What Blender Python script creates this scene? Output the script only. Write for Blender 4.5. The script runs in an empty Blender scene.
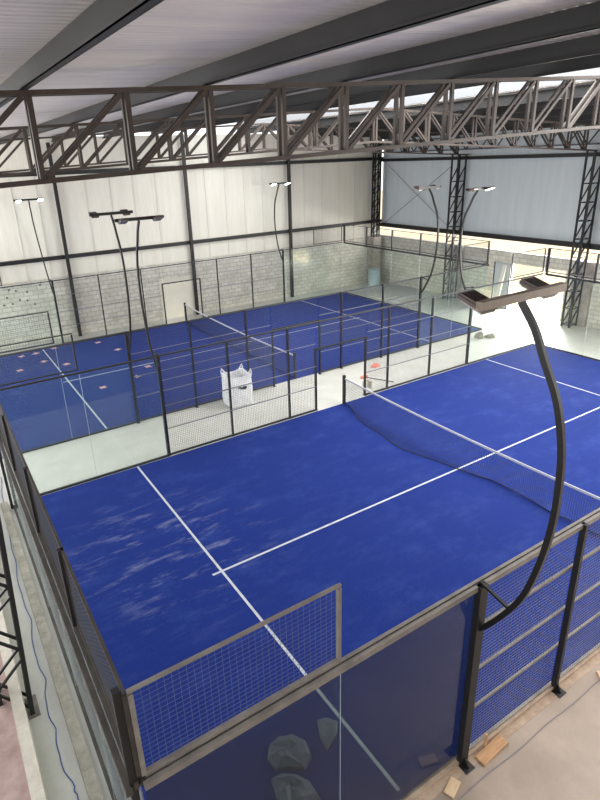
import bpy, math, random
from mathutils import Vector, Matrix
random.seed(7)
S = bpy.context.scene
C = S.collection
# ------------------------------------------------------------------ camera
cam = bpy.data.cameras.new('camera'); camo = bpy.data.objects.new('camera', cam); C.objects.link(camo)
r = Vector((0.8462925, -0.5314193, -0.0371813)); u = Vector((0.2211971, 0.2870491, 0.9320272)); f = Vector((0.4846244, 0.7969920, -0.3604759))
m = Matrix(((r.x, u.x, -f.x, -0.5668), (r.y, u.y, -f.y, -3.3566), (r.z, u.z, -f.z, 7.5435), (0, 0, 0, 1)))
camo.matrix_world = m
cam.sensor_width = 36; cam.lens = 566.016 * 36 / 800; cam.shift_x = 22.17 / 800; cam.shift_y = -22.88 / 800
cam.clip_start = .05; cam.clip_end = 300
S.camera = camo
# ------------------------------------------------------------------ light
w = bpy.data.worlds.new('sky'); S.world = w; w.use_nodes = True
bg = w.node_tree.nodes['Background']; bg.inputs[0].default_value = (.93, .96, 1, 1); bg.inputs[1].default_value = 1.35
def area(name, loc, direction, sx, sy, power, col=(1, 1, 1)):
    l = bpy.data.lights.new(name, 'AREA'); l.shape = 'RECTANGLE'; l.size = sx; l.size_y = sy; l.energy = power; l.color = col
    o = bpy.data.objects.new(name, l); C.objects.link(o); o.location = loc
    o.rotation_euler = Vector(direction).to_track_quat('-Z', 'Y').to_euler(); return o
area('ridge_daylight', (12.6, 6, 10.3), (0, 0, -1), 3.2, 25, 2300, (1, .99, .97))
area('left_fill', (-7, 15.5, 4.6), (1, .12, .06), 15, 6, 1300, (1, .99, .97))  # fill light added on the unseen left side to brighten the right wall
area('right_fill', (26, -2, 4.2), (-1, .25, -.12), 12, 6, 3600, (1, .98, .95))  # added fill from an assumed opening out of view, brightens the right floor
area('doorway_daylight', (27.0, 13.0, 3.4), (-1, 0, -.45), 5, 3, 2200, (1, .97, .92))
vs = S.view_settings; vs.view_transform = 'Standard'; vs.look = 'None'; vs.gamma = 1; vs.use_curve_mapping = False; vs.exposure = 0.58
S.cycles.transparent_max_bounces = 40

# ------------------------------------------------------------------ materials
MATS = {}
def lin(c):
    return tuple(((v / 255) / 12.92 if v / 255 <= .04045 else ((v / 255 + .055) / 1.055) ** 2.4) for v in c)
def mat(name, rgb, rough=.6, metal=0., var=0., scale=3., rgb2=None, bump=0., bscale=40., spec=.5, emit=0., stretch=(1, 1, 1)):
    if name in MATS: return MATS[name]
    M = bpy.data.materials.new(name); M.use_nodes = True; nt = M.node_tree; b = nt.nodes['Principled BSDF']
    c = lin(rgb)
    b.inputs['Base Color'].default_value = (*c, 1); b.inputs['Roughness'].default_value = rough; b.inputs['Metallic'].default_value = metal
    b.inputs['Specular IOR Level'].default_value = spec
    if var or rgb2:
        tc = nt.nodes.new('ShaderNodeTexCoord'); mp = nt.nodes.new('ShaderNodeMapping'); mp.inputs['Scale'].default_value = stretch
        n = nt.nodes.new('ShaderNodeTexNoise'); n.inputs['Scale'].default_value = scale; n.inputs['Detail'].default_value = 6; n.inputs['Roughness'].default_value = .65
        cr = nt.nodes.new('ShaderNodeValToRGB'); cr.color_ramp.elements[0].position = .35; cr.color_ramp.elements[1].position = .68
        c2 = lin(rgb2) if rgb2 else tuple(v * (1 - var) for v in c)
        cr.color_ramp.elements[0].color = (*c, 1); cr.color_ramp.elements[1].color = (*c2, 1)
        nt.links.new(tc.outputs['Object'], mp.inputs[0]); nt.links.new(mp.outputs[0], n.inputs['Vector']); nt.links.new(n.outputs['Fac'], cr.inputs[0]); nt.links.new(cr.outputs[0], b.inputs['Base Color'])
    if bump:
        n2 = nt.nodes.new('ShaderNodeTexNoise'); n2.inputs['Scale'].default_value = bscale; bp = nt.nodes.new('ShaderNodeBump'); bp.inputs['Strength'].default_value = bump
        tc2 = nt.nodes.new('ShaderNodeTexCoord'); nt.links.new(tc2.outputs['Object'], n2.inputs['Vector'])
        nt.links.new(n2.outputs['Fac'], bp.inputs['Height']); nt.links.new(bp.outputs[0], b.inputs['Normal'])
    if emit:
        b.inputs['Emission Color'].default_value = (*c, 1); b.inputs['Emission Strength'].default_value = emit
    MATS[name] = M; return M
black = mat('black_steel', (17, 17, 19), .5, .1, rgb2=(26, 25, 25), scale=5)
blackwire = mat('black_wire', (84, 88, 96), .4, .5)
rail_m = mat('toplit_dusty_rail', (136, 130, 123), .5, .2, rgb2=(106, 100, 95), scale=4)  # colour holds settled dust and the light falling on the rail tops
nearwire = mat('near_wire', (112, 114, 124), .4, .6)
wirelight = mat('galvanised_wire', (120, 122, 130), .4, .6)
truss_m = mat('brown_steel', (70, 60, 54), .5, .25, rgb2=(54, 44, 38), scale=3)
truss_l = mat('grey_steel', (92, 88, 90), .45, .3, rgb2=(70, 66, 66), scale=3)
end_rail = mat('brown_end_rail', (74, 68, 62), .5, .3, rgb2=(52, 47, 42), scale=4)
joint_m = mat('glass_joint', (168, 182, 184), .5)
far_rail = mat('far_rail_steel', (54, 54, 57), .45, .3)
purlin_m = mat('charcoal_steel', (34, 33, 33), .5, .2, rgb2=(26, 25, 25), scale=2)
pole_m = mat('dark_bronze_steel', (24, 22, 21), .4, .2)
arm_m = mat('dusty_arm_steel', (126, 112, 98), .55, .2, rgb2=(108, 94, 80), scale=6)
white_line = mat('white_line', (188, 191, 198), .8, rgb2=(166, 170, 182), scale=6)
clad_m = mat('cream_cladding', (214, 211, 200), .5, rgb2=(204, 200, 188), scale=1.2, stretch=(2.5, 2.5, .3))
clad_r = mat('backlit_cladding', (196, 203, 206), .5, rgb2=(186, 193, 196), scale=1.0, stretch=(2.5, 2.5, .3))  # bluish grey puts the backlit look of the right wall into its colour
seam_m = mat('seam_steel', (205, 201, 192), .5)
coping_m = mat('cream_concrete', (190, 184, 170), .8, rgb2=(168, 160, 146), scale=4, bump=.2)
rubble_m = mat('pink_earth', (168, 146, 138), .9, rgb2=(140, 116, 108), scale=3.2, bump=.8, bscale=3)
earth_m = mat('tan_earth', (236, 216, 184), .95, rgb2=(230, 208, 172), scale=.8)
post_conc = mat('grey_plaster', (168, 160, 152), .8, rgb2=(136, 128, 120), scale=3)
curb_m = mat('weathered_concrete', (150, 146, 134), .85, rgb2=(112, 108, 98), scale=5, bump=.3)
plinth_m = mat('tan_concrete', (182, 160, 140), .85, rgb2=(150, 128, 108), scale=6, bump=.2)
wood_m = mat('pine_wood', (190, 150, 110), .7, rgb2=(160, 118, 80), scale=4, stretch=(1, 8, 8))
wood_l = mat('pale_wood', (214, 186, 152), .7, rgb2=(196, 164, 128), scale=4, stretch=(1, 8, 8))
bag_m = mat('woven_white', (226, 226, 226), .7, rgb2=(200, 202, 206), scale=5, bump=.5, bscale=9)
ink = mat('black_ink', (24, 24, 28), .6)
tank_m = mat('blue_grey_drum', (170, 188, 194), .4, rgb2=(152, 170, 178), scale=2)
pink_m = mat('pink_paper', (206, 160, 158), .8); red_m = mat('red_plastic', (206, 120, 104), .6)
cable_m = mat('blue_cable', (52, 84, 142), .5); cable_g = mat('grey_cable', (126, 120, 128), .6)
sack_m = mat('grey_sheeting', (96, 104, 122), .6, rgb2=(72, 80, 100), scale=6, bump=.5, bscale=8)
debris_m = mat('rubble_grey', (150, 146, 130), .9, rgb2=(110, 106, 90), scale=8)
slab_m = mat('pale_board', (206, 204, 194), .7)
door_m = mat('cream_door', (214, 208, 192), .5, rgb2=(204, 198, 182), scale=1)
grey_door = mat('grey_door', (176, 182, 184), .5)
net_m = mat('net_cord', (22, 26, 42), .7); band_m = mat('net_band', (186, 186, 192), .7)
lens_off = mat('lamp_lens_dull', (120, 116, 112), .25, .4)
lens_on = mat('lamp_lens_lit', (230, 255, 248), .3, emit=14)
lens_side = mat('lamp_lens_warm', (255, 240, 222), .3, emit=3)
head_m = mat('lamp_housing', (62, 50, 46), .45, .3)

def ceiling_mat():
    M = bpy.data.materials.new('metal_deck'); M.use_nodes = True; nt = M.node_tree; b = nt.nodes['Principled BSDF']
    tc = nt.nodes.new('ShaderNodeTexCoord'); mp = nt.nodes.new('ShaderNodeMapping'); mp.inputs['Scale'].default_value = (.25, 1.6, 1)
    n = nt.nodes.new('ShaderNodeTexNoise'); n.inputs['Scale'].default_value = 1.6; n.inputs['Detail'].default_value = 5
    cr = nt.nodes.new('ShaderNodeValToRGB'); cr.color_ramp.elements[0].position = .3; cr.color_ramp.elements[1].position = .75
    cr.color_ramp.elements[0].color = (*lin((206, 202, 200)), 1); cr.color_ramp.elements[1].color = (*lin((232, 226, 218)), 1)
    nt.links.new(tc.outputs['Object'], mp.inputs[0]); nt.links.new(mp.outputs[0], n.inputs['Vector']); nt.links.new(n.outputs['Fac'], cr.inputs[0]); nt.links.new(cr.outputs[0], b.inputs['Base Color'])
    b.inputs['Metallic'].default_value = .2; b.inputs['Roughness'].default_value = .36
    return M
deck_m = ceiling_mat()

def floor_mat():
    M = bpy.data.materials.new('concrete_floor'); M.use_nodes = True; nt = M.node_tree; b = nt.nodes['Principled BSDF']; L = nt.links
    tc = nt.nodes.new('ShaderNodeTexCoord')
    n = nt.nodes.new('ShaderNodeTexNoise'); n.inputs['Scale'].default_value = .9; n.inputs['Detail'].default_value = 9; n.inputs['Roughness'].default_value = .7
    L.new(tc.outputs['Object'], n.inputs['Vector'])
    a = nt.nodes.new('ShaderNodeValToRGB'); a.color_ramp.elements[0].position = .3; a.color_ramp.elements[1].position = .7
    a.color_ramp.elements[0].color = (*lin((196, 196, 190)), 1); a.color_ramp.elements[1].color = (*lin((176, 176, 168)), 1)
    t = nt.nodes.new('ShaderNodeValToRGB'); t.color_ramp.elements[0].position = .3; t.color_ramp.elements[1].position = .7
    t.color_ramp.elements[0].color = (*lin((168, 150, 134)), 1); t.color_ramp.elements[1].color = (*lin((140, 124, 110)), 1)
    L.new(n.outputs['Fac'], a.inputs[0]); L.new(n.outputs['Fac'], t.inputs[0])
    sx = nt.nodes.new('ShaderNodeSeparateXYZ'); L.new(tc.outputs['Object'], sx.inputs[0])
    mr = nt.nodes.new('ShaderNodeMapRange'); mr.inputs[1].default_value = -.1; mr.inputs[2].default_value = .1; mr.inputs[3].default_value = 1; mr.inputs[4].default_value = 0
    L.new(sx.outputs['Y'], mr.inputs[0])
    mx = nt.nodes.new('ShaderNodeMixRGB'); L.new(mr.outputs[0], mx.inputs[0]); L.new(a.outputs[0], mx.inputs[1]); L.new(t.outputs[0], mx.inputs[2])
    L.new(mx.outputs[0], b.inputs['Base Color'])
    b.inputs['Roughness'].default_value = .42
    bp = nt.nodes.new('ShaderNodeBump'); bp.inputs['Strength'].default_value = .15; L.new(n.outputs['Fac'], bp.inputs['Height']); L.new(bp.outputs[0], b.inputs['Normal'])
    return M

def turf_mat(name, dusty):
    M = bpy.data.materials.new(name); M.use_nodes = True; nt = M.node_tree; b = nt.nodes['Principled BSDF']; L = nt.links
    tc = nt.nodes.new('ShaderNodeTexCoord')
    def noise(scale, det, st=(1, 1, 1), rot=0, rg=.6):
        mp = nt.nodes.new('ShaderNodeMapping'); mp.inputs['Scale'].default_value = st; mp.inputs['Rotation'].default_value = (0, 0, rot)
        n = nt.nodes.new('ShaderNodeTexNoise'); n.inputs['Scale'].default_value = scale; n.inputs['Detail'].default_value = det; n.inputs['Roughness'].default_value = rg
        L.new(tc.outputs['Object'], mp.inputs[0]); L.new(mp.outputs[0], n.inputs['Vector']); return n
    def ramp(src, p0, p1, c0=(0, 0, 0), c1=(1, 1, 1)):
        c = nt.nodes.new('ShaderNodeValToRGB'); c.color_ramp.elements[0].position = p0; c.color_ramp.elements[1].position = p1
        c.color_ramp.elements[0].color = (*c0, 1); c.color_ramp.elements[1].color = (*c1, 1); L.new(src, c.inputs[0]); return c
    base = ramp(noise(60, 3).outputs['Fac'], .3, .7, lin((11, 29, 92)), lin((19, 46, 126)))
    d1 = ramp(noise(.8, 8, (1, 1.6, 1), .5, .75).outputs['Fac'], .5, .85)
    mx = nt.nodes.new('ShaderNodeMixRGB'); mx.inputs[2].default_value = (*lin((54, 78, 146)), 1)
    mul = nt.nodes.new('ShaderNodeMath'); mul.operation = 'MULTIPLY'; mul.inputs[1].default_value = .55 * dusty
    L.new(d1.outputs[0], mul.inputs[0]); L.new(mul.outputs[0], mx.inputs[0]); L.new(base.outputs[0], mx.inputs[1])
    # pale scuff streaks left by dragged sand near the left end
    s1 = ramp(noise(1.1, 9, (.8, 3.4, 1), -.35, .72).outputs['Fac'], .52, .78)
    gp = nt.nodes.new('ShaderNodeVectorMath'); gp.operation = 'DISTANCE'; gp.inputs[1].default_value = (2.4, 6.3, 0)
    L.new(tc.outputs['Object'], gp.inputs[0])
    fr = nt.nodes.new('ShaderNodeMapRange'); fr.inputs[1].default_value = 1.0; fr.inputs[2].default_value = 2.6; fr.inputs[3].default_value = .34 * dusty; fr.inputs[4].default_value = .02
    L.new(gp.outputs['Value'], fr.inputs[0])
    m2 = nt.nodes.new('ShaderNodeMath'); m2.operation = 'MULTIPLY'; L.new(s1.outputs[0], m2.inputs[0]); L.new(fr.outputs[0], m2.inputs[1])
    mx2 = nt.nodes.new('ShaderNodeMixRGB'); mx2.inputs[2].default_value = (*lin((196, 200, 214)), 1)
    L.new(m2.outputs[0], mx2.inputs[0]); L.new(mx.outputs[0], mx2.inputs[1]); L.new(mx2.outputs[0], b.inputs['Base Color'])
    b.inputs['Roughness'].default_value = .85; b.inputs['Specular IOR Level'].default_value = .15
    b.inputs['Sheen Weight'].default_value = .04; b.inputs['Sheen Tint'].default_value = (.5, .6, 1, 1)
    return M

def block_mat():
    M = bpy.data.materials.new('concrete_block'); M.use_nodes = True; nt = M.node_tree; b = nt.nodes['Principled BSDF']; L = nt.links
    tc = nt.nodes.new('ShaderNodeTexCoord'); sp = nt.nodes.new('ShaderNodeSeparateXYZ'); L.new(tc.outputs['Object'], sp.inputs[0])
    ad = nt.nodes.new('ShaderNodeMath'); ad.operation = 'ADD'; L.new(sp.outputs['X'], ad.inputs[0]); L.new(sp.outputs['Y'], ad.inputs[1])
    cb = nt.nodes.new('ShaderNodeCombineXYZ'); L.new(ad.outputs[0], cb.inputs['X']); L.new(sp.outputs['Z'], cb.inputs['Y'])
    br = nt.nodes.new('ShaderNodeTexBrick'); br.inputs['Scale'].default_value = 1; br.inputs['Brick Width'].default_value = .4; br.inputs['Row Height'].default_value = .2; br.inputs['Mortar Size'].default_value = .018
    br.inputs['Color1'].default_value = (*lin((208, 204, 193)), 1); br.inputs['Color2'].default_value = (*lin((192, 188, 176)), 1); br.inputs['Mortar'].default_value = (*lin((172, 168, 157)), 1)
    L.new(cb.outputs[0], br.inputs['Vector'])
    n = nt.nodes.new('ShaderNodeTexNoise'); n.inputs['Scale'].default_value = 2; n.inputs['Detail'].default_value = 5; L.new(tc.outputs['Object'], n.inputs['Vector'])
    mx = nt.nodes.new('ShaderNodeMixRGB'); mx.blend_type = 'OVERLAY'; mx.inputs[0].default_value = .35; L.new(br.outputs[0], mx.inputs[1]); L.new(n.outputs['Fac'], mx.inputs[2])
    L.new(mx.outputs[0], b.inputs['Base Color']); b.inputs['Roughness'].default_value = .9
    return M
block_m = block_mat()

def glass_mat(name, tint, haze, hazecol, gloss=.07):
    M = bpy.data.materials.new(name); M.use_nodes = True; nt = M.node_tree; L = nt.links
    for n in list(nt.nodes):
        if n.type == 'BSDF_PRINCIPLED': nt.nodes.remove(n)
    out = [n for n in nt.nodes if n.type == 'OUTPUT_MATERIAL'][0]
    t = nt.nodes.new('ShaderNodeBsdfTransparent'); t.inputs[0].default_value = (*tint, 1)
    g = nt.nodes.new('ShaderNodeBsdfGlossy'); g.inputs['Roughness'].default_value = .04
    d = nt.nodes.new('ShaderNodeBsdfDiffuse'); d.inputs[0].default_value = (*lin(hazecol), 1)
    lw = nt.nodes.new('ShaderNodeLayerWeight'); lw.inputs[0].default_value = .5
    pw = nt.nodes.new('ShaderNodeMath'); pw.operation = 'POWER'; pw.inputs[1].default_value = 5; L.new(lw.outputs['Facing'], pw.inputs[0])
    sc = nt.nodes.new('ShaderNodeMapRange'); sc.inputs[3].default_value = .03; sc.inputs[4].default_value = .9; L.new(pw.outputs[0], sc.inputs[0])
    m0 = nt.nodes.new('ShaderNodeMixShader'); L.new(sc.outputs[0], m0.inputs[0]); L.new(t.outputs[0], m0.inputs[1]); L.new(g.outputs[0], m0.inputs[2])
    m1 = nt.nodes.new('ShaderNodeMixShader'); m1.inputs[0].default_value = haze
    if haze > .1:
        tc = nt.nodes.new('ShaderNodeTexCoord'); n = nt.nodes.new('ShaderNodeTexNoise'); n.inputs['Scale'].default_value = 1.4; n.inputs['Detail'].default_value = 7
        mr = nt.nodes.new('ShaderNodeMapRange'); mr.inputs[1].default_value = .3; mr.inputs[2].default_value = .7; mr.inputs[3].default_value = haze * .6; mr.inputs[4].default_value = haze * 1.4
        L.new(tc.outputs['Object'], n.inputs['Vector']); L.new(n.outputs['Fac'], mr.inputs[0]); L.new(mr.outputs[0], m1.inputs[0])
    L.new(m0.outputs[0], m1.inputs[1]); L.new(d.outputs[0], m1.inputs[2]); L.new(m1.outputs[0], out.inputs[0])
    return M
glass_far = glass_mat('court_glass', (.96, .985, .97), .012, (190, 215, 205))
glass_near = glass_mat('dusty_court_glass', (.55, .60, .60), .03, (116, 124, 128))
glass_side = glass_mat('side_court_glass', (.93, .96, .94), .03, (160, 180, 176))
poly_m = glass_mat('ridge_polycarbonate', (.95, .95, .95), .08, (235, 240, 245))

# ------------------------------------------------------------------ mesh helpers
class MB:
    def __init__(s): s.v = []; s.f = []
    def quadbox(s, pts):
        n = len(s.v); s.v += [tuple(p) for p in pts]
        for q in ((0, 3, 2, 1), (4, 5, 6, 7), (0, 1, 5, 4), (1, 2, 6, 5), (2, 3, 7, 6), (3, 0, 4, 7)): s.f.append(tuple(n + i for i in q))
        return s
    def box(s, x0, x1, y0, y1, z0, z1):
        return s.quadbox([(x0, y0, z0), (x1, y0, z0), (x1, y1, z0), (x0, y1, z0), (x0, y0, z1), (x1, y0, z1), (x1, y1, z1), (x0, y1, z1)])
    def bar(s, a, b, w, h, up=(0, 0, 1)):          # rectangular bar: w sideways, h along up
        a = Vector(a); b = Vector(b); d = (b - a).normalized(); up = Vector(up)
        if abs(d.dot(up)) > .98: up = Vector((0, 1, 0)) if abs(d.y) < .9 else Vector((1, 0, 0))
        sd = d.cross(up).normalized(); up = sd.cross(d)
        p = []
        for e in (a, b):
            for (i, j) in ((-1, -1), (1, -1), (1, 1), (-1, 1)): p.append(e + sd * i * w / 2 + up * j * h / 2)
        return s.quadbox(p)
    def tube(s, pts, rad, n=8, cap=True, taper=None):
        pts = [Vector(p) for p in pts]; base = len(s.v); prev = None
        for k, p in enumerate(pts):
            d = (pts[min(k + 1, len(pts) - 1)] - pts[max(k - 1, 0)]).normalized()
            if prev is None: a = d.orthogonal().normalized()
            else: a = (prev - d * prev.dot(d)).normalized()
            prev = a; b = d.cross(a); rr = rad if taper is None else taper[k]
            for i in range(n):
                t = 2 * math.pi * (i + .5) / n; s.v.append(tuple(p + (a * math.cos(t) + b * math.sin(t)) * rr))
        for k in range(len(pts) - 1):
            for i in range(n):
                j = (i + 1) % n; s.f.append((base + k * n + i, base + k * n + j, base + (k + 1) * n + j, base + (k + 1) * n + i))
        if cap:
            s.f.append(tuple(base + i for i in range(n))[::-1]); s.f.append(tuple(base + (len(pts) - 1) * n + i for i in range(n)))
        return s
    def wire(s, a, b, t):                            # 3-sided wire
        a = Vector(a); b = Vector(b); d = (b - a).normalized(); o = d.orthogonal().normalized(); q = d.cross(o); n = len(s.v)
        for e in (a, b):
            for k in range(3):
                an = 2.0944 * k; s.v.append(tuple(e + (o * math.cos(an) + q * math.sin(an)) * t))
        for k in range(3):
            j = (k + 1) % 3; s.f.append((n + k, n + j, n + 3 + j, n + 3 + k))
        return s
    def poly(s, pts):
        n = len(s.v); s.v += [tuple(p) for p in pts]; s.f.append(tuple(range(n, n + len(pts)))); return s
    def prism(s, pts, dv):
        dv = Vector(dv); n = len(s.v); k = len(pts); s.v += [tuple(p) for p in pts]; s.v += [tuple(Vector(p) + dv) for p in pts]
        s.f.append(tuple(range(n, n + k))[::-1]); s.f.append(tuple(range(n + k, n + 2 * k)))
        for i in range(k):
            j = (i + 1) % k; s.f.append((n + i, n + j, n + k + j, n + k + i))
        return s
    def build(s, name, M, parent=None, smooth=False, bevel=0):
        me = bpy.data.meshes.new(name); me.from_pydata(s.v, [], s.f); me.update(); me.materials.append(M)
        if smooth:
            for p in me.polygons: p.use_smooth = True
        o = bpy.data.objects.new(name, me); C.objects.link(o)
        if parent: o.parent = parent
        if bevel:
            b = o.modifiers.new('bevel', 'BEVEL'); b.width = bevel; b.segments = 2
        return o
def tag(o, label=None, cat=None, group=None, kind=None):
    if label: o['label'] = label
    if cat: o['category'] = cat
    if group: o['group'] = group
    if kind: o['kind'] = kind
    return o
def empty(name, loc, label, cat, group=None, rz=0):
    o = bpy.data.objects.new(name, None); o.empty_display_size = .2; C.objects.link(o); o.location = loc; o.rotation_euler = (0, 0, rz)
    return tag(o, label, cat, group)
def kids(o): return [c for c in C.objects if c.parent == o]
def copy_tree(o, label=None, top=True, parent=None):
    c = o.copy(); C.objects.link(c)
    if parent: c.parent = parent
    if label: c['label'] = label
    for k in kids(o): copy_tree(k, None, False, c)
    return c

# ------------------------------------------------------------------ setting
G = 12.74           # near edge of the far court
YB = 23.9; XR = 23.9; XL = -.75
tag(MB().box(-1.0, XR + .2, -14, YB + .2, -.2, 0).build('floor', floor_mat()), 'pale concrete floor', None, kind='structure')
tag(MB().box(-8, -.9, -14, 30, -.2, .44).build('ground', rubble_m), None, None, kind='structure')
tag(MB().box(-.9, -.75, -8, YB, 0, .5).build('wall_left', coping_m), None, None, kind='structure')
# block walls
wb = MB().box(-.8, XR + .2, YB, YB + .2, 0, 2.85).build('wall_back', block_m); tag(wb, kind='structure')
mb = MB()
for (x, z) in ((2.34, 2.57), (2.61, 2.49), (3.05, 2.38), (3.65, 2.61), (2.7, 2.07), (2.2, 2.24), (3.29, 1.79), (2.38, 1.94), (2.02, 1.93), (3.0, 2.0)):
    mb.tube([(x, YB - .006, z), (x, YB + .01, z)], .05, 8)
mb.build('block_hole', mat('dark_hole', (96, 96, 92), .9), wb)
def cladding(name, x0, x1, z0, z1, M, parent, along='x'):
    mb = MB(); t = x0; pitch = .25
    def P(a, d, z): return (a, YB + .06 + d, z) if along == 'x' else (XR + .06 + d, a, z)
    while t < x1 - 1e-6:
        e = min(t + pitch, x1)
        prof = [(t, 0), (e - .04, 0), (e - .028, .004), (e - .012, .004), (e, 0)]
        for (a, da), (b, db) in zip(prof, prof[1:]): mb.poly([P(a, da, z0), P(b, db, z0), P(b, db, z1), P(a, da, z1)])
        t = e
    mb.box(*( (x0, x1, YB + .085, YB + .14, z0, z1) if along == 'x' else (XR + .085, XR + .14, x0, x1, z0, z1)))
    return mb.build(name, M, parent)
cladding('cladding', -.8, XR, 2.85, 8.75, clad_m, wb)
for z, h in ((3.72, .17), (7.3, .17)):
    MB().box(-.8, XR - .02, YB - .1, YB + .055, z - h / 2, z + h / 2).build('girt', black, wb)
seam = MB()
for x in (1.0, 2.1, 3.2, 4.2, 6.3, 7.4, 8.5, 9.6, 12.2, 13.3, 14.4, 15.5, 18.2, 19.4, 20.6, 21.8): seam.box(x, x + .025, YB + .03, YB + .06, 2.85, 7.6)
seam.build('seam', seam_m, wb)
# right wall: blocks with a door opening, open strip above, cladding from 3.4 up
D0, D1, DH = 11.45, 14.3, 2.3
wr = MB().box(XR, XR + .2, D1, YB, 0, 2.85).box(XR, XR + .2, 5, D0, 0, 2.85).box(XR, XR + .2, D0, D1, DH, 2.85).build('wall_right', block_m); tag(wr, kind='structure')
cladding('cladding', 5, YB, 3.55, 8.36, clad_r, wr, 'y')
for z, h in ((3.5, .22), (7.2, .16)): MB().box(XR - .1, XR + .055, 5, YB, z - h / 2, z + h / 2).build('girt', black, wr)
MB().wire((XR - .02, 23.4, 6.95), (XR - .02, 18.5, 3.75), .012).build('brace_rod', black, wr)
MB().wire((XR - .03, 18.5, 6.85), (XR - .03, 23.4, 3.7), .012).build('brace_rod', black, wr)
wf = MB().box(-8, XR + .2, -14.2, -14, 0, 9.2).build('wall_front', mat('front_wall', (150, 148, 142), .8)); tag(wf, kind='structure')
# outside bank seen through the openings
bank = MB(); bank.poly([(XR + .2, -14, -.02), (32, -14, -.02), (32, 40, -.02), (XR + .2, 40, -.02)])
bank.poly([(30, -14, -.02), (38, -14, 4.3), (38, 40, 4.3), (30, 40, -.02)])
tag(bank.build('ground', earth_m), None, None, kind='structure')
# roof
XRG = 11.89
def zt(x): return 8.29 + .046 * (x - .3) if x < XRG else 8.29 + .046 * (2 * XRG - x - .3)
def deck(name, x0, x1, M, rib=.008):
    mb = MB(); y = -9.
    while y < YB + .3:
        prof = [(0, 0), (.055, 0), (.065, rib), (.105, rib), (.125, 0)]
        for (a, da), (b, db) in zip(prof, prof[1:]):
            z0 = zt(x0) + .27; z1 = zt(x1) + .27
            mb.poly([(x0, y + a, z0 + da), (x0, y + b, z0 + db), (x1, y + b, z1 + db), (x1, y + a, z1 + da)])
        y += .125
    mb.poly([(x0, -9, zt(x0) + .34), (x1, -9, zt(x1) + .34), (x1, YB + .3, zt(x1) + .34), (x0, YB + .3, zt(x0) + .34)])
    return tag(mb.build(name, M), kind='structure')
deck('ceiling', -1.6, 10.9, deck_m); deck('ceiling', 14.35, 24.3, deck_m)
sk = MB(); sk.poly([(10.9, -9, zt(10.9) + .3), (XRG, -9, zt(XRG) + .33), (XRG, YB + .3, zt(XRG) + .33), (10.9, YB + .3, zt(10.9) + .3)])
sk.poly([(XRG, -9, zt(XRG) + .33), (14.35, -9, zt(14.35) + .3), (14.35, YB + .3, zt(14.35) + .3), (XRG, YB + .3, zt(XRG) + .33)])
tag(sk.build('window_1', poly_m), kind='structure')
# purlins
xs = [-1.4] + [.81 + 2.216 * k for k in range(5)]
xs = xs + [2 * XRG - x + .38 for x in xs[:0:-1]]
for i, x in enumerate(xs):
    z = zt(x) + .03; s = 1 if x < XRG else -1
    mb = MB().box(x - .006, x + .006, -9, YB + .05, z, z + .235)
    mb.box(x - .07 * (s > 0), x + .07 * (s < 0), -9, YB + .05, z, z + .01).box(x - .07 * (s < 0), x + .07 * (s > 0), -9, YB + .05, z + .225, z + .235)
    xx = x - s * .07
    mb.box(min(xx, xx + s * .008), max(xx, xx + s * .008), -9, YB + .05, z, z + .03)
    o = mb.build('roof_purlin', purlin_m)
    side = 'left' if x < XRG else 'right'
    n = ['eave purlin', 'second purlin', 'third purlin', 'fourth purlin', 'fifth purlin', 'purlin beside the ridge light', 'purlin just past the ridge light', 'second purlin past the ridge light', 'third purlin past the ridge light', 'second to last purlin', 'last purlin over the right wall'][i]
    tag(o, 'long charcoal steel %s on the %s roof slope' % (n, side), 'roof beam', 'roof purlins')

# trusses
def make_truss(m_):
    t = empty('roof_truss', (0, 4, 0), '', 'truss', 'lattice roof trusses')
    H = .92; o_ = .065
    xl, xr = -1.0, 2 * XRG + 1.0 - .6
    for nm, dz in (('top_chord', 0), ('bottom_chord', -H)):
        mb = MB()
        for s in (-1, 1):
            mb.bar((xl, s * o_, zt(xl) + dz), (XRG, s * o_, zt(XRG) + dz), .05, .055); mb.bar((XRG, s * o_, zt(XRG) + dz), (XR - .1, s * o_, zt(XR - .1) + dz), .05, .055)
        mb.build(nm, m_, t)
    k = -1
    while True:
        x = .81 + 1.108 * k
        if x > XR - .2: break
        mb = MB()
        for s in (-1, 1): mb.bar((x, s * o_, zt(x) - H + .02), (x, s * o_, zt(x) - .02), .06, .05, (0, 1, 0))
        mb.build('vertical', m_, t)
        xn = x + 1.108
        if xn < XR - .2:
            mb = MB()
            a, b = ((x + .05, x + 1.04) if x < XRG - .5 else (x + 1.06, x + .07))
            for s in (-1, 1): mb.bar((a, s * o_, zt(a) - H + .03), (b, s * o_, zt(b) - .04), .045, .055, (0, 0, 1))
            mb.build('diagonal', m_, t)
        k += 1
    return t
t1 = make_truss(truss_m); t1['label'] = 'nearest brown steel lattice truss crossing the top of the picture'
t2 = copy_tree(t1, 'grey brown steel lattice truss behind the nearest one'); t2.location.y = 10.9
t3 = copy_tree(t1, 'farthest steel lattice truss just in front of the back wall'); t3.location.y = 17.45
# eaves zigzag girder along the right wall
e = empty('eaves_girder', (XR - .22, 0, 0), 'slim dark zigzag lattice girder along the top of the right wall', 'truss')
MB().box(-.04, .04, 5.2, YB - .1, 7.58, 7.64).build('bottom_chord', truss_l, e); MB().box(-.04, .04, 5.2, YB - .1, 8.15, 8.21).build('top_chord', truss_l, e)
y = 5.4
while y < YB - .9:
    mb = MB(); mb.bar((0, y, 8.15), (0, y + .41, 7.62), .04, .05, (1, 0, 0)).bar((0, y + .45, 7.62), (0, y + .86, 8.15), .04, .05, (1, 0, 0)); mb.build('diagonal', black, e)
    y += .9
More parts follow.
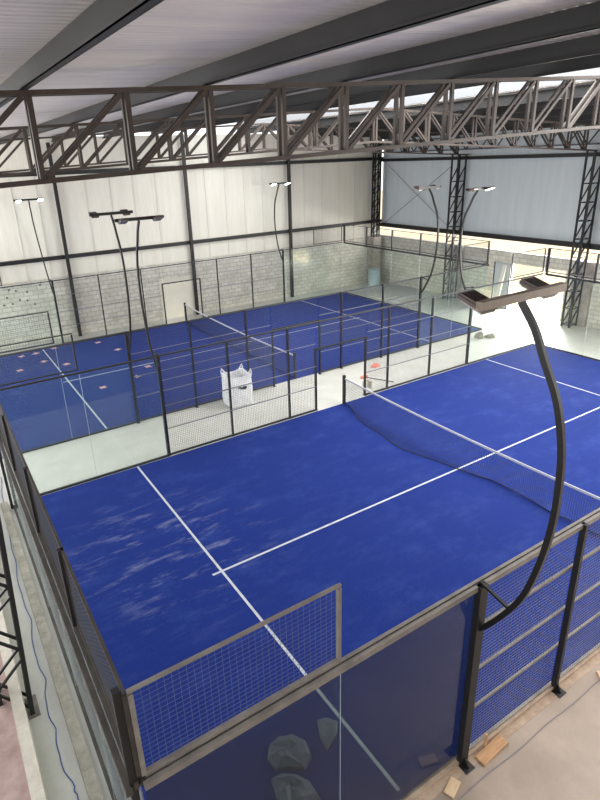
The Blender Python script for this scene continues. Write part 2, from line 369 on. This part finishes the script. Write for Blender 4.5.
# columns
def post(x, label):
    o = MB().box(x - .07, x + .07, YB - .26, YB - .11, 0, zt(x) + .02).build('steel_column', black); tag(o, label, 'column', 'plain columns on the back wall')
post(4.98, 'black steel column on the back wall, nearest the left edge')
post(11.1, 'black steel column on the back wall beside the cream door')
post(17.1, 'black steel column on the back wall behind the small lit floodlights')
def lattice(name, cx, cy, z0, z1, wx, wy, step, label, flip=False):
    t = empty(name, (cx, cy, 0), label, 'column', 'lattice columns')
    for sx in (-1, 1):
        for sy in (-1, 1): MB().box(sx * wx / 2 - .035, sx * wx / 2 + .035, sy * wy / 2 - .035, sy * wy / 2 + .035, z0, z1).build('chord', black, t)
    z = z0 + .1; k = 0
    while z + step < z1:
        mb = MB()
        for sy in (-1, 1):
            a, b = (-1, 1) if k % 1 == 0 else (1, -1)
            mb.bar((a * wx / 2, sy * wy / 2, z), (b * wx / 2, sy * wy / 2, z + step), .03, .035); mb.bar((-wx / 2, sy * wy / 2, z), (wx / 2, sy * wy / 2, z), .03, .035)
        for sx in (-1, 1):
            mb.bar((sx * wx / 2, wy / 2, z), (sx * wx / 2, -wy / 2, z + step), .03, .035); mb.bar((sx * wx / 2, -wy / 2, z), (sx * wx / 2, wy / 2, z), .03, .035)
        mb.build('lacing', black, t); z += step; k += 1
    return t
c1 = lattice('lattice_column', 23.12, 23.5, 2.86, 8.3, .42, .2, .75, 'black lattice column in the far corner of the hall')
MB().box(-.3, .3, -.2, .38, 0, 2.86).build('pier', post_conc, c1)
c2 = lattice('lattice_column', 23.45, 17.7, 0, 7.38, .55, .4, .75, 'black lattice column on the right wall behind the slim floodlight masts')
c3 = lattice('lattice_column', 23.45, 10.7, 0, 7.38, .55, .35, .75, 'black lattice column right of the bright doorway')
MB().box(.26, .45, -.42, .42, 0, 2.86).build('pier', post_conc, c2); MB().box(.26, .45, -.55, .34, 0, 2.86).build('pier', post_conc, c3)
# tapered left column
lc = empty('lattice_column', (-.68, 3.95, 0), 'black tapered lattice column standing at the left edge beside the blue cable', 'column', 'lattice columns')
for sy in (-.12, .12):
    MB().bar((0, sy, 0), (.42, sy, 7.35), .06, .07, (0, 1, 0)).build('chord', black, lc); MB().bar((-.35, sy, .44), (-.35, sy, 7.3), .06, .07, (0, 1, 0)).build('chord', black, lc)
z = .12
while z < 6.9:
    mb = MB()
    for sy in (-.12, .12):
        mb.bar((.057 * z, sy, z), (-.35, sy, z + .5), .03, .035); mb.bar((.057 * (z + .95), sy, z + .95), (-.35, sy, z + .55), .03, .035)
    mb.build('lacing', black, lc); z += 1.08
MB().box(-.06, .1, -.2, .2, 0, .02).build('base_plate', rail_m, lc)

# doors
d = MB().box(9.25, 11.25, YB - .05, YB - .002, 0, 2.05).build('door_1', door_m); tag(d, kind='structure')
MB().box(9.22, 9.25, YB - .06, YB - .002, 0, 2.08).box(11.25, 11.28, YB - .06, YB - .002, 0, 2.08).box(9.25, 11.25, YB - .06, YB - .002, 2.05, 2.08).build('door_frame', door_m, d)
d2 = MB().box(XR - .06, XR - .01, D1 + .0, D1 + .95, 0.02, 2.25).build('door_2', grey_door); tag(d2, kind='structure')
MB().box(XR - .1, XR - .06, D1, D1 + .03, 0, 2.28).box(XR - .1, XR - .06, D1 + .92, D1 + .95, 0, 2.28).build('door_frame', black, d2)
o = MB().quadbox([(23.3, 14.55, 0), (23.38, 14.55, 0), (23.38, 14.75, 0), (23.3, 14.75, 0), (23.75, 14.5, 2.2), (23.83, 14.5, 2.2), (23.83, 14.7, 2.2), (23.75, 14.7, 2.2)]).build('board', slab_m)
tag(o, 'tall pale board leaning on the right wall beside the grey door leaf', 'board')

# ------------------------------------------------------------------ courts
def court(y0, label, dusty):
    c = empty('court_turf', (0, y0, 0), label, 'court', 'padel court surfaces')
    MB().box(.01, 19.97, -.05 if y0 == 0 else .03, 9.97, .0, .02).build('turf', turf_mat('blue_turf_%d' % int(dusty * 100), dusty), c)
    for b in ((3.025, 3.075, .04, 9.96), (16.925, 16.975, .04, 9.96), (2.85, 17.15, 4.975, 5.025)):
        MB().box(*b, .0205, .024 if b[1] - b[0] < 1 else .0235).build('court_line', white_line, c)
    return c
court(0, 'near blue artificial turf court with white lines and dusty scuffs', 1.0)
court(G, 'far blue artificial turf court scattered with pink paper squares', .6)

def wiremesh(x0, x1, z0, z1, y=0, p=.062, t=.0022, pz=None):
    mb = MB(); pz = pz or p; n = max(1, round((x1 - x0) / p)); k = max(1, round((z1 - z0) / pz))
    for i in range(1, n): x = x0 + (x1 - x0) * i / n; mb.wire((x, y, z0), (x, y, z1), t)
    for i in range(1, k): z = z0 + (z1 - z0) * i / k; mb.wire((x0, y + .004, z), (x1, y + .004, z), t * 1.2)
    return mb
def fence(kind, x, y, s, rz, label, gm, wm, rm, t=.0022, topx=2.0):
    """s: outward direction in local y. kind: side (20 m) or end (10 m)"""
    F = empty('court_fence', (x, y, 0), label, 'fence', 'padel court enclosures', rz)
    L_ = 20 if kind == 'side' else 10
    F.scale = (1, 1, .978)
    e0 = .05; CR = .016 if gm is glass_near else .009
    if kind == 'side':
        for a in (2, 18): pass
        posts = [4, 6, 8, 9, 11, 12, 14, 16]
        for a in posts:
            near = gm is glass_near; w_ = (.13 if near else .08) if a in (4, 16) else (.06 if near else .042); ph = 2.13 if a in (9, 11) else 3.0; bd = .2 if near else .11
            MB().box(a - w_ / 2, a + w_ / 2, min(s * .01, s * .09), max(s * .01, s * .09), 0, ph).build('post', black, F)
            MB().box(a - bd * .4, a + bd * .4, min(s * -.0, s * bd), max(s * 0, s * bd), 0, .012).build('base_plate', black, F)
            if near: MB().prism([(a - .01, s * .09, .012), (a - .01, s * .17, .012), (a - .01, s * .09, .15)], (.02, 0, 0)).build('gusset', black, F)
        for a in (0, 2, 16, 18):
            MB().box(a + .004, a + 1.996, -.006, .006, .05, 2.94).build('glass_panel', gm, F)
        for a in (2, 18): MB().box(a - .003, a + .003, -.007, .007, .06, 2.93).build('glass_joint', joint_m, F)
        # end mesh tops
        for a in (0, 18):
            wiremesh(a + .04, a + 1.96, 3.09, 3.96, 0, .062, t, .05).build('mesh_panel', wm, F)
            fr = MB().box(a, a + 2, -.015, .015, 3.975, 4.0).box(a, a + 2, -.018, .018, 3.06, 3.09)
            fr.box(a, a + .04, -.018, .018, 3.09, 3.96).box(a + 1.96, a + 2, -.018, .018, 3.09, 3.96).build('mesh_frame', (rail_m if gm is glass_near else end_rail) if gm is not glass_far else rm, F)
        for (a, b) in ((4, 6), (6, 8), (8, 9), (11, 12), (12, 14), (14, 16)):
            wiremesh(a + .03, b - .03, .06, 2.94, 0, .055, t).build('mesh_panel', wm, F)
        wiremesh(9.03, 10.97, 2.14, 2.94, 0, .055, t).build('mesh_panel', wm, F)
        for z in (.85, 1.54, 2.28):
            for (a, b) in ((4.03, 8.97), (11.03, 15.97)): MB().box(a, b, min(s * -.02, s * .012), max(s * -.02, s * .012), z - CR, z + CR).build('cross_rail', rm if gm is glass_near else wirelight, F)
        MB().box(9, 11, -.025, .025, 2.08, 2.13).build('door_header', black, F)
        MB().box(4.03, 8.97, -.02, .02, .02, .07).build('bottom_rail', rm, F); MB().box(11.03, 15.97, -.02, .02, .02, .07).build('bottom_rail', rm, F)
    else:
        for a in (2, 4, 6, 8):
            MB().box(a - .03, a + .03, min(s * -.01, s * .05), max(s * -.01, s * .05), 2.9, 4.0).build('post', black, F)
        for a in (0, 2, 4, 6, 8):
            MB().box(a + .004, a + 1.996, -.006, .006, .05, 2.94).build('glass_panel', gm, F)
            wiremesh(a + .04, a + 1.96, 3.09, 3.96, 0, .062, t, .05).build('mesh_panel', wm, F)
            fr = MB().box(a, a + 2, -.015, .015, 3.975, 4.0).box(a, a + 2, -.018, .018, 3.06, 3.09).box(a, a + .04, -.018, .018, 3.09, 3.96).box(a + 1.96, a + 2, -.018, .018, 3.09, 3.96)
            fr.build('mesh_frame', (rail_m if gm is glass_near else end_rail) if gm is not glass_far else rm, F)
        for a in (2, 4, 6, 8): MB().box(a - .003, a + .003, -.007, .007, .06, 2.93).build('glass_joint', joint_m, F)
        for a in (e0, L_ - e0):
            MB().box(a - .03, a + .03, min(s * .02, s * .08), max(s * .02, s * .08), (0 if gm is glass_side else 2.95), 4.0).build('corner_post', black, F)
    a0, a1 = 0, L_
    if gm is glass_far: tr = MB().box(a0, a1, -.02, .02, 2.955, 3.0)
    else: tr = MB().box(a0, a1, .012, .05, 2.93, 3.0).box(a0, a1, -.05, -.012, 2.93, 3.0).box(a0, a1, -.012, .012, 2.95, 2.975)
    if kind == 'end': tr.box(a0, a1, min(s * .065, s * .12), max(s * .065, s * .12), 2.9, 2.98)
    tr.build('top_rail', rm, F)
    if kind == 'side':
        for a in (0, 16): MB().box(a, a + 4, -.03, .03, .005, .05).build('glass_channel', rm, F)
    else:
        MB().box(0, 10, -.03, .03, .005, .05).build('glass_channel', rm, F)
    return F
YN = -.09
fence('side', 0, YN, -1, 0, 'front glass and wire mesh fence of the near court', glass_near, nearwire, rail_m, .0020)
fence('side', 0, 10.05, 1, 0, 'glass and mesh fence on the back side of the near court', glass_far, blackwire, far_rail, .0026)
fence('side', 0, G - .05, -1, 0, 'glass and mesh fence on the front side of the far court', glass_far, blackwire, far_rail, .0026)
fence('side', 0, G + 10.05, 1, 0, 'glass and mesh fence in front of the block back wall', glass_far, blackwire, far_rail, .0026)
fence('end', -.02, YN, 1, math.pi / 2, 'left end glass fence of the near court beside the concrete kerb', glass_side, blackwire, end_rail, .0028)
fence('end', -.06, G, 1, math.pi / 2, 'left end glass fence of the far court', glass_far, blackwire, far_rail, .0026)
fence('end', 20.06, 0, -1, math.pi / 2, 'right end glass fence of the near court facing the bright doorway', glass_far, blackwire, far_rail, .0026)
fence('end', 20.06, G, -1, math.pi / 2, 'right end glass fence of the far court', glass_far, blackwire, far_rail, .0026)

# nets
def net(y0, label, skew):
    N = empty('tennis_net', (10, y0, 0), label, 'net', 'court nets')
    for yy in (.06, 9.94): MB().box(-.04, .04, yy - .04, yy + .04, .02, 1.0).build('net_post', black, N)
    n = 100; top = []; bot = []
    for i in range(n + 1):
        y = .1 + 9.8 * i / n; q = (y - 5) / 5
        zt_ = .8 + .1 * q * q
        sag = skew * (math.sin(max(0, min(1, (y - 4.2) / 5.6)) * math.pi) * .62 + .05 * math.sin(y * 3.1))
        top.append(Vector((0, y, zt_))); bot.append(Vector((-max(0, sag), y, .03 + .015 * math.sin(y * 2.3) ** 2)))
    mb = MB()
    for i in range(n + 1): mb.wire(top[i], bot[i], .0036)
    for k in range(1, 10):
        t = k / 10
        for i in range(n): mb.wire(top[i].lerp(bot[i], t), top[i + 1].lerp(bot[i + 1], t), .0036)
    for i in range(n):           # second half-pitch strands
        mb.wire((top[i] + top[i + 1]) / 2, (bot[i] + bot[i + 1]) / 2, .0036)
    mb.build('netting', net_m, N)
    mb = MB()
    for i in range(n): mb.bar(top[i], top[i + 1], .02, .055)
    mb.build('headband', band_m, N)
    MB().tube(bot, .012, 5).build('bottom_cord', net_m, N)
    return N
net(0, 'black net with a white headband across the near court, its foot sagging', 1.0)
net(G, 'black net with a white headband across the far court', .1)

# ------------------------------------------------------------------ floodlights
def mast(x, y, s, label, lit=(0, 0), lean=0.):
    F = empty('floodlight_mast', (x, y, 0), label, 'floodlight', 'curved floodlight masts')
    pts = [(.06, 2.3), (.2, 2.48), (.42, 2.86), (.57, 3.2), (.68, 3.64), (.745, 4.05), (.77, 4.45), (.75, 4.97), (.65, 5.43), (.49, 5.77), (.36, 6.05), (.2, 6.27)]
    # smooth path
    P = []
    for i in range(len(pts) - 1):
        p0 = pts[max(i - 1, 0)]; p1 = pts[i]; p2 = pts[i + 1]; p3 = pts[min(i + 2, len(pts) - 1)]
        for k in range(4):
            t = k / 4
            P.append(tuple(.5 * ((2 * b) + (-a + c) * t + (2 * a - 5 * b + 4 * c - d) * t * t + (-a + 3 * b - 3 * c + d) * t ** 3) for a, b, c, d in zip(p0, p1, p2, p3)))
    P.append(pts[-1])
    mb = MB(); P3 = [Vector((lean * max(0, (b - 2.3) / 4) ** 1.5, s * a, b)) for a, b in P]; n0 = 0
    for k, p in enumerate(P3):
        d = (P3[min(k + 1, len(P3) - 1)] - P3[max(k - 1, 0)]).normalized(); q = d.cross(Vector((1, 0, 0))).normalized()
        for i, j in ((-1, -1), (1, -1), (1, 1), (-1, 1)): mb.v.append(tuple(p + Vector((i * .022, 0, 0)) + q * j * .03))
        if k:
            for i in range(4): a = (k - 1) * 4 + i; b = (k - 1) * 4 + (i + 1) % 4; mb.f.append((a, b, b + 4, a + 4))
    mb.f.append((3, 2, 1, 0)); e_ = len(mb.v); mb.f.append((e_ - 4, e_ - 3, e_ - 2, e_ - 1))
    mb.build('pole', pole_m, F)
    MB().bar((0, s * .02, 2.96), (0, s * .4, 2.87), .03, .03).build('brace', pole_m, F)
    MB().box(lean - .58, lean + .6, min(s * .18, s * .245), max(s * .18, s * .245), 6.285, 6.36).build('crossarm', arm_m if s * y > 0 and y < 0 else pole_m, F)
    for k, hx in enumerate((lean - .42, lean + .44)):
        c = s * .06; ti = .3                       # heads lean over the court
        H = []
        for dz in (-.016, .018):
            for (dx, dy) in ((-.1, -.14), (.1, -.14), (.1, .14), (-.1, .14)):
                H.append((hx + dx, c - s * dy, 6.31 + dz + dy * ti * 1.0))
        hd = MB().quadbox(H)
        for g in range(7): hd.bar((hx - .09 + g * .03, c - s * -.13, 6.31 + .025 - .13 * ti), (hx - .09 + g * .03, c - s * .13, 6.31 + .025 + .13 * ti), .008, .03)
        hd.bar((hx - .08, s * .2, 6.33), (hx - .08, c, 6.3), .02, .04).bar((hx + .08, s * .2, 6.33), (hx + .08, c, 6.3), .02, .04)
        h_ = hd.build('lamp_head', head_m, F)
        lens = MB().quadbox([(p[0] * .9 + hx * .1, (p[1] - c) * .9 + c, p[2] - .02) for p in H])
        lens.build('lens', (lens_off, lens_on, lens_side)[lit[k]], h_)
    return F
mast(4, YN, -1, 'large curved floodlight mast in front of the near court', lean=-.13)
mast(4, 10.05, 1, 'unlit curved floodlight mast on the near court fence, right of its twin')
mast(4, G - .05, -1, 'unlit curved floodlight mast on the far court fence, left of its twin')
mast(16, 10.05, 1, 'curved floodlight mast with one lit head before the right wall lattice column', (0, 2))
mast(16, G - .05, -1, 'curved unlit floodlight mast left of the right wall lattice column')
mast(3.97, G + 10.05, 1, 'curved floodlight mast with two lit heads at the far left', (1, 1), lean=-.28)
mast(16, G + 10.05, 1, 'curved floodlight mast with two lit heads on the back wall', (1, 1))

# ------------------------------------------------------------------ kerbs
o = MB().box(-.3, -.14, -.5, 10.1, 0, .1).build('trim_1', curb_m, bevel=.01); tag(o, kind='structure')
o = MB().box(-.14, 20.2, -.26, .0, 0, .004).build('trim_2', plinth_m); tag(o, kind='structure')
o = MB().box(-.14, 20.2, -.15, -.06, .004, .05).build('trim_3', plinth_m); o.location.z = 0; tag(o, kind='structure')

# ------------------------------------------------------------------ loose things
# bulk bag
B = empty('bulk_bag', (7.24, 12.08, 0), 'white woven bulk bag with raised corner loops standing between the courts', 'bag')
mb = MB(); n = 24; rings = []
for k, (z, hw) in enumerate(((0, .34), (.03, .4), (.25, .43), (.55, .43), (.8, .42), (.98, .40))):
    for i in range(n):
        t = 2 * math.pi * i / n; c_, s_ = math.cos(t), math.sin(t); e_ = .28
        x = hw * math.copysign(abs(c_) ** e_, c_); y = hw * .8 * math.copysign(abs(s_) ** e_, s_)
        wob = .02 * math.sin(5 * t + z * 7) * (1 if 0 < z else 0)
        up = (.07 * (abs(x / hw) * abs(y / hw / .8)) if z > .9 else 0)
        mb.v.append((x * (1 + wob), y * (1 + wob), z + up))
    if k:
        for i in range(n): j = (i + 1) % n; a = (k - 1) * n; mb.f.append((a + i, a + j, a + n + j, a + n + i))
mb.f.append(tuple(range(n))[::-1])
base = len(mb.v); k0 = 5 * n
for i in range(n):                                                   # sunken inside
    v = mb.v[k0 + i]; mb.v.append((v[0] * .93, v[1] * .93, v[2] - .02))
for i in range(n):
    v = mb.v[k0 + i]; mb.v.append((v[0] * .85, v[1] * .85, .55))
for i in range(n):
    j = (i + 1) % n; mb.f.append((k0 + i, k0 + j, base + j, base + i)); mb.f.append((base + i, base + j, base + n + j, base + n + i))
mb.f.append(tuple(range(base + n, base + 2 * n)))
mb.build('body', bag_m, B, smooth=False)
for sx in (-1, 1):
    for sy in (-1, 1):
        x, y = sx * .38, sy * .3
        MB().tube([(x, y - .0, .92), (x + sx * .02, y, 1.08), (x - sx * .01, y, 1.17), (x - sx * .05, y, 1.1), (x - sx * .14, y, 1.0)], .022, 6).build('loop', bag_m, B)
lg = MB(); 
lp = [(-.14, .66), (-.06, .70), (.02, .655), (.12, .69), (.2, .665), (.2, .6), (.12, .575), (.0, .6), (-.06, .64)]
lg.prism([(x - .03, -.366, z) for x, z in lp], (0, -.006, 0)); lg.build('printed_mark', ink, B); B.scale = (1, 1, 1.05)
# drum
D = empty('drum', (22.6, 22.9, 0), 'blue grey cylindrical drum in the far corner', 'drum')
MB().tube([(0, 0, 0), (0, 0, .35), (0, 0, .36), (0, 0, .7), (0, 0, .71), (0, 0, 1.0)], .36, 24, taper=[.36, .36, .37, .37, .36, .36]).build('body', tank_m, D)
MB().tube([(0, 0, 1.0), (0, 0, 1.03)], .37, 24).build('lid', tank_m, D)
# pink squares
pk = [(2.1, 22.09), (1.73, 20.22), (2.68, 22.13), (3.5, 22.4), (2.75, 20.77), (3.45, 19.81), (5.34, 22.0), (5.76, 20.38), (3.94, 16.29), (5.32, 16.61), (6.06, 17.43)]
lb = ['farthest left pink paper square on the far court', 'pink paper square nearest the left edge, below the others', 'pink paper square just left of the top of the service line', 'pink paper square right beside the top of the service line', 'pink paper square left of the service line, one down from its top',
      'pink paper square just right of the service line', 'pink paper square near the back fence between the mast and the service line', 'pink paper square close left of the second unlit mast', 'lone pink paper square right of the service line, seen through the glass', 'pink paper square behind the fence post, left one of its pair', 'pink paper square behind the mesh, right one of its pair']
for i, ((x, y), l) in enumerate(zip(pk, lb)):
    sq = MB(); a = random.uniform(0, 1.2)
    for k in range(4): pass
    c_, s_ = math.cos(a), math.sin(a); hw = .12
    cor = [(x + hw * (c_ * p - s_ * q), y + hw * (s_ * p + c_ * q), .0245) for p, q in ((-1, -1), (-.1, -.8), (1, -1), (.8, 0), (1, 1), (0, .8), (-1, 1), (-.8, 0))]
    sq.prism(cor, (0, 0, .006)); o = sq.build('paper_square', pink_m); tag(o, l, 'paper', 'pink paper squares on the far court')
# crumpled grey sheets
def lump(pts, h, z0, name, M, seed):
    rnd = random.Random(seed); cx = sum(p[0] for p in pts) / len(pts); cy = sum(p[1] for p in pts) / len(pts); mb = MB(); n = len(pts)
    lv = [(1, 0), (.97, h * .5), (.8, h * .85), (.5, h), (.2, h * .9)]
    for k, (s_, z) in enumerate(lv):
        for p in pts: mb.v.append((cx + (p[0] - cx) * s_ * rnd.uniform(.94, 1.05), cy + (p[1] - cy) * s_ * rnd.uniform(.94, 1.05), z0 + z * rnd.uniform(.75, 1.2)if k else z0))
        if k:
            for i in range(n): j = (i + 1) % n; a = (k - 1) * n; mb.f.append((a + i, a + j, a + n + j, a + n + i))
    mb.f.append(tuple(range(n))[::-1]); mb.f.append(tuple(range(4 * n, 5 * n)))
    return mb.build(name, M)
o = lump([(1.84, 1.28), (1.95, 1.42), (2.12, 1.46), (2.32, 1.38), (2.42, 1.2), (2.36, .98), (2.2, .9), (2.0, 1.05), (1.88, 1.1)], .12, .021, 'plastic_sheet', sack_m, 3); tag(o, 'larger crumpled grey plastic sheet on the turf behind the front glass', 'plastic sheet', 'crumpled grey sheets')
o = lump([(1.76, 1.04), (1.9, 1.02), (2.05, .9), (2.16, .72), (2.15, .5), (1.95, .4), (1.72, .55), (1.7, .8)], .14, .021, 'plastic_sheet', sack_m, 5); tag(o, 'crumpled grey plastic sheet cut off by the bottom edge of the picture', 'plastic sheet', 'crumpled grey sheets')
o = lump([(2.74, 1.38), (2.88, 1.36), (2.98, 1.2), (2.85, 1.05), (2.6, .95), (2.62, 1.15)], .05, .026, 'plastic_sheet', sack_m, 8); tag(o, 'small flat grey plastic sheet just left of the white service line', 'plastic sheet', 'crumpled grey sheets')
# planks by the front fence
def plank(cx, cy, L_, W, T, rz, M, label, z=.045, cat='wood'):
    o = MB().box(-L_ / 2, L_ / 2, -W / 2, W / 2, 0, T).build('wood_plank', M, bevel=.004); o.location = (cx, cy, z); o.rotation_euler = (0, 0, rz); return tag(o, label, cat, 'wood offcuts by the front fence')
plank(4.45, -.26, .52, .15, .03, .05, wood_m, 'brown wood plank on the floor right of the floodlight post', .005)
plank(3.64, -.3, .24, .13, .022, .35, wood_l, 'pale square wood offcut nearest the bottom edge', .005)
plank(6.75, -.42, .2, .06, .03, .9, wood_l, 'small wood chip on the floor by the right edge', .001)
o = MB().box(-.016, .016, -.016, .016, 0, .2).build('wood_stick', wood_m); o.location = (4.42, -.17, .041); tag(o, 'short wooden stick standing beside the brown plank', 'wood')
# cables
cp = [(-.1, 11.6), (-.21, 10.39), (-.3, 9), (-.33, 7.78), (-.40, 6.8), (-.36, 5.83), (-.45, 5.0), (-.4, 4.35), (-.49, 3.8), (-.45, 3.38), (-.50, 2.85), (-.42, 2.4), (-.42, 2.25), (-.36, 2.0), (-.25, 1.7)]
sm = []
for i in range(len(cp) - 1):
    for k in range(5):
        t = k / 5; sm.append((cp[i][0] * (1 - t) + cp[i + 1][0] * t + .012 * math.sin((i * 5 + k) * 1.3), cp[i][1] * (1 - t) + cp[i + 1][1] * t, .009))
o = MB().tube(sm, .008, 5).build('cable', cable_m); tag(o, 'blue cable snaking along the concrete floor beside the left column', 'cable')
o = MB().tube([(3.2 + .2 * i, -.44 - .01 * math.sin(i), .007) for i in range(24)], .006, 5).build('cable', cable_g); tag(o, 'thin grey cable on the dusty floor along the front fence', 'cable')
# debris between courts
o = lump([(18.7, 14.5), (18.95, 14.6), (19.1, 14.4), (18.95, 14.2), (18.75, 14.25)], .22, 0, 'rubble', debris_m, 11)
o.location = (0.1, -2.4, 0); tag(o, 'taller grey lump of rubble beside the corner of the near court', 'rubble')
o = lump([(19.2, 14.3), (19.5, 14.35), (19.7, 14.15), (19.5, 13.95), (19.25, 14.0)], .12, 0, 'rubble', debris_m, 12)
o.location = (0.0, -2.4, 0); tag(o, 'flatter grey lump of rubble right of the taller one', 'rubble')
o = lump([(12.9, 12.0), (13.1, 12.15), (13.35, 12.1), (13.3, 11.9), (13.05, 11.85)], .1, 0, 'rag', red_m, 21); tag(o, 'red rag on the floor right of the broom', 'cloth')
B2 = empty('broom', (12.0, 11.3, 0), 'broom with a red head lying on the floor between the courts', 'broom')
MB().tube([(0, 0, .05), (.55, -.95, .03)], .014, 6).build('handle', black, B2); MB().box(-.14, .14, -.03, .05, 0, .1).build('brush_head', red_m, B2, bevel=.01)
o = MB().box(11.3, 11.55, 10.35, 10.6, 0, .02).box(11.3, 11.33, 10.35, 10.6, .02, .3).box(11.52, 11.55, 10.35, 10.6, .02, .3).box(11.33, 11.52, 10.57, 10.6, .02, .3).build('small_crate', slab_m); tag(o, 'small pale open crate right of the mesh doorway', 'crate')
for i, (x, y, a, l) in enumerate(((20.9, 20.4, .1, 'pale flat board on the floor behind the far court, left of its pair'), (21.0, 18.7, .2, 'pale flat board on the floor behind the far court, right of its pair'))):
    o = MB().box(-.5, .5, -.65, .65, 0, .05).build('flat_board', slab_m); o.location = (x + .15, y, 0); o.rotation_euler = (0, 0, a); tag(o, l, 'board', 'pale boards by the drum')
# stool behind the far end fence
ST = empty('stool', (20.9, 13.6, 0), 'thin metal legged stool standing on the bright floor past the far court', 'stool')
MB().box(-.22, .22, -.22, .22, .62, .65).build('seat', grey_door, ST)
for sx in (-1, 1):
    for sy in (-1, 1): MB().tube([(sx * .18, sy * .18, .62), (sx * .24, sy * .24, 0)], .014, 6).build('leg', grey_door, ST)
